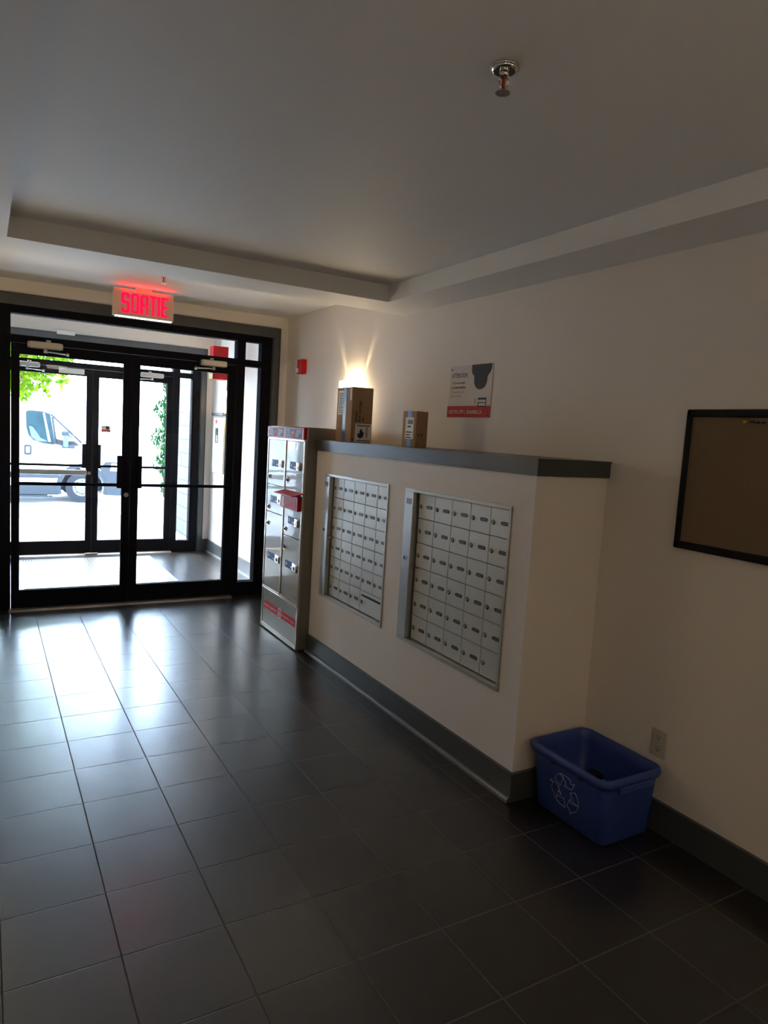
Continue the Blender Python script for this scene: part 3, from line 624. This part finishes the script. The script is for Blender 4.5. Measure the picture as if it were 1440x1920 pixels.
# cork board
cb = thing('cork_board', (XR - .01, -4.33, 1.176), 'cork notice board in a black frame on the right wall above the blue bin', 'notice board')
ya, yb_, za, zb_ = -3.835, -4.80, 1.176, 1.720
b = MB()
b.box(XR - .024, XR - .0005, yb_, ya, zb_ - .030, zb_, FRMB, .006); b.box(XR - .024, XR - .0005, yb_, ya, za, za + .030, FRMB, .006)
b.box(XR - .024, XR - .0005, ya - .024, ya, za, zb_, FRMB, .006); b.box(XR - .024, XR - .0005, yb_, yb_ + .024, za, zb_, FRMB, .006)
build('frame', b, cb)
build('cork_panel', B(XR - .014, XR - .0005, yb_ + .02, ya - .02, za + .02, zb_ - .02, CORK), cb)
YEL = mat('yellow_plastic', (.65, .45, .02), .35); GRN = mat('dark_green_plastic', (.02, .04, .03), .35)
for k, (y, z, M, l) in enumerate([(-4.079, 1.676, YEL, 'yellow push pin in the top edge of the cork board'), (-4.106, 1.676, GRN, 'dark push pin closest to the yellow one on the cork board'),
                                  (-4.126, 1.673, GRN, 'middle one of the three dark push pins on the cork board'), (-4.147, 1.673, GRN, 'dark push pin furthest from the yellow one on the cork board')]):
    b = MB().cyl((XR - .014, y, z), (-1, 0, -.15), .005, .003, M, 12).cyl((XR - .017, y, z - .0003), (-1, 0, -.15), .0028, .008, M, 10).cyl((XR - .025, y, z - .0015), (-1, 0, -.15), .0045, .003, M, 12)
    build('push_pin', b, label=l, cat='push pin', group='push pins along the top of the cork board')

# outlet
ot = thing('power_outlet', (XR - .004, -3.852, .310), 'ivory double power outlet low on the right wall behind the blue bin', 'outlet')
b = B(XR - .006, XR - .0004, -3.888, -3.816, .305, .420, OUTW, .003); build('cover_plate', b, ot)
for zc in (.388, .340):
    b = MB(); n = 18; pts = [(.017 * math.cos(2 * PI * k / n), max(-.0135, min(.0135, .017 * math.sin(2 * PI * k / n)))) for k in range(n)]
    b.prism(pts, lambda u, v, t: Vector((XR - .006 - t, -3.852 + u, zc + v)), (0, .0015), OUTW)
    b.box(XR - .0082, XR - .0075, -3.8465, -3.8445, zc - .001, zc + .008, INK); b.box(XR - .0082, XR - .0075, -3.8595, -3.8575, zc - .001, zc + .007, INK); b.cyl((XR - .0075, -3.852, zc - .0075), (-1, 0, 0), .0028, .0008, INK, 10)
    build('receptacle', b, ot)

# red strobe on the wall near the door
fs = thing('fire_alarm_strobe', (XR - .02, .05, 2.03), 'red fire alarm strobe on the right wall above the parcel locker', 'fire alarm')
b = B(XR - .05, XR - .0004, -.028, .072, 2.032, 2.155, RED, .005); build('housing', b, fs)
b = MB(); b.box(XR - .062, XR - .05, .022, .066, 2.045, 2.08, WHITE, .005); build('strobe_lens', b, fs)

# exit sign
YS = .02
es = thing('exit_sign', (1.024, .05, 2.33), 'lit SORTIE exit sign with red letters hanging over the entrance doors', 'sign')
b = B(.803, 1.243, YS, YS + .052, 2.330, 2.531, SIGNF, .004); b.box(.96, 1.08, YS + .01, YS + .045, 2.531, 2.5495, SIGNF); b.box(.80, .815, YS - .002, YS + .054, 2.330, 2.53, SIGNF)
build('housing', b, es)
b = MB()
for k in range(16): b.box(.815 + k * .0265, .835 + k * .0265, YS + .004, YS + .048, 2.322, 2.330, LENS)
build('daylit_lens_strip', b, es)
b = MB(); Z0, Z1 = 2.352, 2.500; H = Z1 - Z0
def L_(x, wd, rects):
    for u0, u1, v0, v1 in rects: b.box(x + u0 * wd, x + u1 * wd, YS - .0025, YS, Z0 + v0 * H, Z0 + v1 * H, LED, .0)
s = .34
L_(.855, .062, [(.1, .9, .86, 1), (0, s, .52, .93), (.1, .9, .44, .60), (1 - s, 1, .07, .50), (.1, .9, 0, .14), (1 - s, 1, .74, .92), (0, s, .08, .26)])
L_(.926, .058, [(0, s, .06, .94), (1 - s, 1, .06, .94), (.12, .88, .88, 1), (.12, .88, 0, .12)])
L_(.993, .060, [(0, s, 0, .94), (1 - s, 1, .50, .94), (.12, .88, .88, 1), (.2, .85, .40, .52), (1 - s, 1, 0, .42)])
L_(1.062, .050, [(0, 1, .88, 1), (.34, .72, 0, .9)])
L_(1.118, .022, [(0, 1, 0, 1)])
L_(1.148, .052, [(0, .40, 0, 1), (0, 1, .88, 1), (0, .95, .44, .56), (0, 1, 0, .12)])
build('letters', b, es)
for x in (.93, 1.12):
    ld = bpy.data.lights.new('sign_led', 'AREA'); ld.energy = .10; ld.color = (1, .03, .04); ld.shape = 'RECTANGLE'; ld.size = .18; ld.size_y = .04
    lo = bpy.data.objects.new('sign_led', ld); COL.objects.link(lo); lo.parent = es; lo.location = Vector((x, YS - .035, 2.500)) - Vector(es.location); lo.rotation_euler = Vector((0, -.25, 1)).to_track_quat('-Z', 'Y').to_euler()

# sprinklers
def sprinkler(x, y, zc, label, sc=1.0):
    r = thing('fire_sprinkler', (x, y, zc - .06 * sc), label, 'sprinkler', 'ceiling sprinklers')
    b = MB().cyl((x, y, zc), (0, 0, -1), .036 * sc, .004, CHROME, 32).cyl((x, y, zc - .004), (0, 0, -1), .036 * sc, .006, CHROME, 32, r2=.026 * sc); build('escutcheon', b, r)
    b = MB().cyl((x, y, zc - .008), (0, 0, -1), .011 * sc, .014, CHROME, 16)
    for q in (-1, 1): b.tube([(x + q * .011 * sc, y, zc - .02), (x + q * .014 * sc, y, zc - .035 * sc), (x + q * .004 * sc, y, zc - .056 * sc)], .0022 * sc, CHROME)
    build('frame_arms', b, r)
    b = MB().cyl((x, y, zc - .022), (0, 0, -1), .0045, .026 * sc, BULB, 12); build('glass_bulb', b, r)
    b = MB()
    for k in range(12):
        a = 2 * PI * k / 12; b.prism([(.003, -.003), (.018 * sc, -.0035), (.018 * sc, .0035), (.003, .003)], lambda u, v, t: Vector((x + u * math.cos(a) - v * math.sin(a), y + u * math.sin(a) + v * math.cos(a), zc - .059 * sc + t)), (0, .0015), STEEL)
    b.cyl((x, y, zc - .0600 * sc), (0, 0, 1), .009 * sc, .003, STEEL, 14); build('deflector', b, r)
sprinkler(1.048, -4.203, 2.442, 'chrome ceiling sprinkler with red bulb in the tray ceiling, nearest the camera')
sprinkler(1.03, -.60, 2.55, 'small dark-looking ceiling sprinkler in front of the SORTIE sign')

# ------------------------------------------------------------ blue recycling bin
rb = thing('recycling_bin', (2.17, -3.69, 0), 'blue plastic recycling bin with white arrows on the floor by the half-wall', 'bin')
def ring(x0, x1, y0, y1, z, r, n=5):
    pts = []
    for cx, cy, a0 in ((x1 - r, y1 - r, 0), (x0 + r, y1 - r, PI / 2), (x0 + r, y0 + r, PI), (x1 - r, y0 + r, 1.5 * PI)):
        for k in range(n + 1): a = a0 + k * PI / 2 / n; pts.append(Vector((cx + r * math.cos(a), cy + r * math.sin(a), z)))
    return pts
b = MB(); bm = b.b
prof = [(2.045, 2.312, -3.875, -3.507, .003, .03), (2.036, 2.318, -3.882, -3.502, .012, .035), (2.010, 2.330, -3.897, -3.490, .235, .04), (2.008, 2.331, -3.898, -3.489, .252, .04),
        (1.994, 2.338, -3.910, -3.478, .254, .045), (1.990, 2.341, -3.914, -3.475, .270, .045), (1.994, 2.338, -3.910, -3.478, .287, .045), (2.004, 2.330, -3.902, -3.487, .290, .04),
        (2.012, 2.324, -3.895, -3.494, .284, .038), (2.018, 2.320, -3.890, -3.498, .235, .036), (2.046, 2.306, -3.868, -3.514, .014, .028)]
rings = [[bm.verts.new(v) for v in ring(*q)] for q in prof]
i = b.mi(BIN)
for A_, B_ in zip(rings[:-1], rings[1:]):
    n = len(A_)
    for k in range(n):
        f = bm.faces.new((A_[k], A_[(k + 1) % n], B_[(k + 1) % n], B_[k])); f.material_index = i; f.smooth = True
bm.faces.new(rings[0][::-1]); bm.faces.new(rings[-1])
build('tub', b, rb)
b = MB(); b.box(2.08, 2.27, -3.916, -3.898, .225, .256, BIN, .005); build('near_handle', b, rb)
b = MB()
for z in range(2):
    pass
for yy in (-3.62, -3.77): b.box(2.004, 2.016, yy - .008, yy + .008, .236, .254, DARKM)
build('rim_ribs', b, rb)
arrows = [[(-3.632, .177), (-3.645, .201), (-3.659, .21), (-3.672, .208), (-3.679, .196), (-3.663, .159)],
 [(-3.664, .214), (-3.706, .215), (-3.72, .208), (-3.726, .194), (-3.744, .203), (-3.727, .17), (-3.683, .169), (-3.696, .177), (-3.689, .195)],
 [(-3.719, .154), (-3.748, .168), (-3.764, .143), (-3.764, .124), (-3.756, .116), (-3.739, .119)],
 [(-3.72, .128), (-3.719, .114), (-3.739, .113), (-3.765, .117), (-3.756, .094), (-3.743, .079), (-3.726, .074), (-3.722, .059), (-3.713, .082), (-3.7, .091)],
 [(-3.639, .095), (-3.65, .11), (-3.686, .111), (-3.69, .075), (-3.66, .078), (-3.643, .085)],
 [(-3.602, .159), (-3.639, .16), (-3.651, .151), (-3.67, .12), (-3.652, .133), (-3.637, .09), (-3.612, .128), (-3.619, .152)]]
b = MB(); fx = lambda z: 2.036 - (z - .012) / .223 * .026 - .0006
for a in arrows:
    P = [Vector((fx(z), y, z)) for y, z in a]; b.tube(P + [P[0]], .0008, LINE, 6)
build('recycling_symbol', b, rb)
b = B(2.128, 2.212, -3.775, -3.715, .0, .155, PAPER); bmesh.ops.translate(b.b, verts=b.b.verts[:], vec=(0, 0, .0155))
build('paper_carton', b, label='pale paper carton standing inside the blue recycling bin', cat='waste paper')
build('black_package', B(2.12, 2.225, -3.705, -3.640, .0155, .185, FRMB, .004), label='black package standing inside the blue recycling bin', cat='package')

# ------------------------------------------------------------ vestibule items
ip = thing('intercom_panel', (XR - .02, 2.37, 1.0), 'cream intercom panel with dark display on the vestibule side wall', 'intercom')
b = B(XR - .045, XR - .0004, 2.15, 2.575, 1.0, 1.645, INTER, .006); build('panel_box', b, ip)
b = MB(); b.box(XR - .048, XR - .045, 2.36, 2.47, 1.35, 1.52, SCREEN, .002)
for r_ in range(4):
    for c_ in range(3): b.box(XR - .051, XR - .048, 2.37 + c_ * .022, 2.384 + c_ * .022, 1.36 + r_ * .02, 1.374 + r_ * .02, WHITE)
build('keypad_display', b, ip)
b = MB(); b.box(XR - .0465, XR - .045, 2.42, 2.47, 1.575, 1.615, REDS); build('red_sticker', b, ip)
b = MB()
for r_ in range(9):
    for c_ in range(6): b.box(XR - .046, XR - .045, 2.22 + c_ * .05, 2.255 + c_ * .05, 1.10 + r_ * .022, 1.108 + r_ * .022, LSIDE)
build('name_list', b, ip)
tag(build('wall_shelf_bar', B(XR - .06, XR - .0004, 2.16, 2.60, 1.665, 1.695, DARKM, .003), label='thin dark bar on the vestibule wall just above the intercom panel', cat='bar'))
xb = thing('red_alarm_box', (2.10, 1.72, 2.03), 'red box hanging from the vestibule ceiling behind the glass doors', 'alarm box')
b = B(2.03, 2.19, 1.66, 1.80, 2.03, 2.372, RED, .003); build('box_body', b, xb)
b = MB(); b.cyl((2.11, 1.72, 2.37), (0, 0, 1), .007, .249, WHITE, 10); b.cyl((2.11, 1.72, 2.372), (0, 0, 1), .022, .008, WHITE, 14); build('hanging_stem', b, xb)
b = MB(); b.box(2.075, 2.085, 1.659, 1.66, 2.18, 2.24, WHITE); b.cyl((2.08, 1.66, 2.255), (0, -1, 0), .008, .001, WHITE, 10); b.box(2.0292, 2.03, 1.665, 1.795, 2.035, 2.085, GREENL); build('markings', b, xb)

# ------------------------------------------------------------ outdoors
b = MB(); bm = b.b; prof = [(2.945, -.02), (3.9, -.03), (4.6, -.05), (8.6, -.40), (9.3, -.42), (60, -.42)]
r0 = [[bm.verts.new((x, y, z)) for y, z in prof] for x in (-40, 45)]
for k in range(len(prof) - 1):
    f = bm.faces.new((r0[0][k], r0[1][k], r0[1][k + 1], r0[0][k + 1])); f.material_index = b.mi(ASPH if k >= 4 else CONC)
b.mi(CONC)
struct('ground', b)
struct('kerb', B(-40, 45, 9.15, 9.3, -.44, -.36, CONC))
struct('wall_stone', B(2.40, 2.75, 2.946, 5.2, -.04, 3.4, STONE))
b = MB(); b.box(XL - .14, 2.40, 2.946, 4.6, 2.95, 3.05, CEIL); struct('ceiling_canopy', b) if False else b.b.free()

# cargo van parked along the street
YV = 11.7
vn = thing('cargo_van', (-.2, YV + 1, -.416), 'white cargo van parked across the street outside the glass doors', 'van')
vf = lambda u, v, t: Vector((u, YV + t, v))
AC, AR = (1.93, -.06), .46
arch = [(AC[0] + AR * math.cos(a), AC[1] + AR * math.sin(a)) for a in [math.radians(-22 + k * (224 / 12)) for k in range(13)]]
AC2 = (-2.05, -.06); arch2 = [(AC2[0] + AR * math.cos(a), AC2[1] + AR * math.sin(a)) for a in [math.radians(-22 + k * (224 / 12)) for k in range(13)]]
prof = [(-3.2, -.23), (-3.25, .3), (-3.2, 2.0), (-3.05, 2.1), (.3, 2.12), (.85, 2.02), (1.2, 1.80), (1.98, .99), (2.42, .80), (2.68, .60), (2.79, .30), (2.80, -.05), (2.76, -.23)] + arch + arch2
b = MB(); b.prism(prof, vf, (0, 2.0), VWHITE)
build('body', b, vn)
win = [(.756, 1.601), (.767, 1.275), (.81, 1.101), (.905, .988), (1.097, .926), (1.314, .9), (1.346, .914), (1.289, 1.305), (1.244, 1.587), (1.094, 1.636), (.881, 1.645), (.797, 1.639)]
b = MB(); b.prism(win, vf, (-.012, 0), VGREY); c = (1.05, 1.27); w2 = [(c[0] + (x - c[0]) * .93, c[1] + (z - c[1]) * .93) for x, z in win]; b.prism(w2, vf, (-.016, -.012), VGLASS)
seat = [(.82, 1.30), (.90, 1.28), (1.05, 1.05), (1.20, .97), (.98, .97), (.87, 1.06)]; b.prism(seat, vf, (-.018, -.016), VSEAT); b.prism([(1.10, 1.60), (1.13, 1.60), (1.26, .97), (1.21, .97)], vf, (-.018, -.016), LINE)
build('side_window', b, vn)
q = [(1.30, 1.52), (1.375, .93), (1.511, .885), (1.867, .901), (1.89, .96), (1.585, 1.27)]
b = MB(); b.tube([vf(1.26, 1.58, -.01), vf(1.9, .97, -.01)], .018, VGREY); b.prism([(1.33, 1.05), (1.36, .92), (1.511, .885), (1.867, .901), (1.75, 1.0), (1.55, 1.0)], vf, (-.012, 0), VGREY); b.tube([vf(1.29, 1.52, -.01), vf(1.37, .92, -.01)], .022, VGREY)
build('quarter_window', b, vn)
b = MB(); b.box(1.47, 1.62, YV - .26, YV - .10, 1.12, 1.22, VGREY, .03); b.box(1.50, 1.60, YV - .25, YV - .12, .86, 1.16, VSEAT, .02); b.box(1.48, 1.74, YV - .22, YV, .84, .92, VGREY, .02); b.box(1.58, 1.72, YV - .2, YV, 1.08, 1.14, VSEAT, .02); build('wing_mirror', b, vn)
b = B(.727, .875, YV - .03, YV, .66, .88, VGREY, .03); b.box(.76, .84, YV - .045, YV - .03, .70, .84, LSIDE, .01); build('door_handle', b, vn)
b = MB()
for k, (a, c_) in enumerate([(1.52, 1.58), (1.60, 1.66), (1.69, 1.77)]): b.box(a, c_, YV - .004, YV, .735, .755, GREYINK)
for k in range(6): b.box(1.52 + k * .042, 1.55 + k * .042, YV - .004, YV, .69 - (k % 2) * .008, .715, GREYINK)
b.box(1.52, 1.77, YV - .004, YV, .655, .662, ORANGE); b.box(1.52, 1.77, YV - .004, YV, .640, .647, ORANGE); build('door_lettering', b, vn)
b = MB(); b.box(-1.6, 1.44, YV - .04, YV, .15, .28, VGREY, .02); build('side_moulding', b, vn)
b = MB(); b.box(-1.5, 1.40, YV - .02, YV, -.23, -.02, VGREY, .01); b.box(-1.2, 1.30, YV - .12, YV, -.27, -.245, VGREY, .01); b.box(-1.2, 1.2, YV, YV + .1, -.26, -.2, VGREY); build('side_step', b, vn)
b = MB()
ao = [(AC[0] + (AR + .10) * math.cos(a), AC[1] + (AR + .10) * math.sin(a)) for a in [math.radians(-18 + k * 18) for k in range(13)]]; ai = [(AC[0] + AR * math.cos(a), AC[1] + AR * math.sin(a)) for a in [math.radians(-18 + k * 18) for k in range(13)]]
for k in range(12): b.prism([ao[k], ao[k + 1], ai[k + 1], ai[k]], vf, (-.03, 0), VGREY)
build('wheel_arch', b, vn)
b = MB(); b.prism([(2.42, -.23), (2.44, .1), (2.30, .40), (2.42, .55), (2.66, .55), (2.80, .28), (2.82, -.05), (2.78, -.24)], vf, (-.035, .6), VGREY); b.prism([(2.52, .35), (2.55, .52), (2.66, .52), (2.76, .33)], vf, (-.038, -.035), LINE); build('front_bumper', b, vn)
b = MB(); b.box(-2.6, 2.5, YV + .3, YV + 1.7, -.15, .1, VGREY); build('chassis', b, vn)
for cx in (1.93, -2.05):
    for yy in (YV + .05, YV + 1.72):
        b = MB().cyl((cx, yy, -.06), (0, 1, 0), .352, .22, TYRE, 36); wl = build('wheel', b, vn)
        b = MB().cyl((cx, yy - .004, -.06), (0, 1, 0), .205, .01, RIM, 28).cyl((cx, yy - .012, -.06), (0, 1, 0), .13, .01, RIM, 24, r2=.16).cyl((cx, yy - .03, -.06), (0, 1, 0), .05, .03, RIM, 16)
        for k in range(8): a = k * PI / 4; b.cyl((cx + .155 * math.cos(a), yy - .005, -.06 + .155 * math.sin(a)), (0, -1, 0), .018, .002, INK, 10)
        build('rim', b, wl)

# tree leaning in from the left
def leaves(b, fn, n, size, M, up=.0):
    i = b.mi(M)
    for _ in range(n):
        c = Vector(fn()); a = Vector((random.gauss(0, 1), random.gauss(0, 1), random.gauss(0, 1) + up)).normalized(); c2 = a.cross(Vector((random.random(), random.random(), random.random()))).normalized()
        s_ = size * (.6 + .8 * random.random())
        v = [b.b.verts.new(c + a * s_ * p + c2 * s_ * q) for p, q in ((-.5, 0), (-.1, .42), (.15, .25), (.6, 0), (.15, -.25), (-.1, -.42))]
        f = b.b.faces.new(v); f.material_index = i
tr = thing('maple_tree', (-1.6, 6.3, -.2), 'leafy maple tree with yellow-green leaves outside, upper left of the glass doors', 'tree')
def crown():
    while True:
        x = random.uniform(-2.6, 1.15); z = random.uniform(1.75, 4.0); y = random.uniform(5.4, 6.8)
        if z > 1.86 + .42 * (x - .35) + .16 * math.sin(x * 9 + y * 3) + .10 * math.sin(x * 23): return (x, y, z)
def crown2():
    while True:
        q = crown()
        if q[0] > -.2 and q[2] < 3.0: return q
b = MB(); leaves(b, crown, 3600, .085, LEAF); leaves(b, crown2, 2600, .08, LEAF); build('foliage', b, tr, fix=False)
b = MB(); b.cyl((-1.6, 6.3, -.22), (0, 0, 1), .12, 2.4, BARK, 14, r2=.08); b.tube([(-1.6, 6.3, 2.1), (-.9, 6.1, 2.7), (-.1, 6.0, 2.9), (.7, 6.0, 2.7)], .03, BARK); b.tube([(-1.6, 6.3, 2.1), (-2.2, 6.4, 3.2)], .04, BARK); b.tube([(-.1, 6, 2.9), (.3, 5.8, 2.3), (.45, 5.8, 2.0)], .012, BARK); build('trunk', b, tr)
# cedar shrub by the stone wall
ce = thing('cedar_shrub', (2.62, 5.9, -.2), 'slim green cedar shrub outside beside the pale block wall', 'shrub')
def cone():
    z = random.random() ** .9 * 2.05; r = .30 * (1 - (abs(z - 1.05) / 1.15) ** 2.2) + .03; a = random.uniform(0, 2 * PI); q = r * random.random() ** .5 * (.75 + .35 * math.sin(z * 14 + a * 2)); return (2.62 + q * math.cos(a), 5.9 + q * math.sin(a), z + .25)
b = MB(); i = b.mi(CEDAR)
for _ in range(6500):
    c = Vector(cone()); d = Vector((random.gauss(0, .35) - .1, random.gauss(0, .35), 1)).normalized(); sd = d.cross(Vector((random.gauss(0, 1), random.gauss(0, 1), .1))).normalized() * .011
    L0 = random.uniform(.05, .13); f = b.b.faces.new([b.b.verts.new(p) for p in (c - sd, c + sd, c + d * L0)]); f.material_index = i
build('foliage', b, ce, fix=False)
b = MB().cyl((2.62, 5.9, -.22), (0, 0, 1), .025, 1.9, BARK, 10, r2=.008)
for k in range(14):
    a = random.uniform(0, 6.28); z = random.uniform(.2, 1.7); b.tube([(2.62, 5.9, z), (2.62 + .2 * math.cos(a), 5.9 + .2 * math.sin(a), z + .35)], .004, BARK, 5)
build('stem', b, ce)
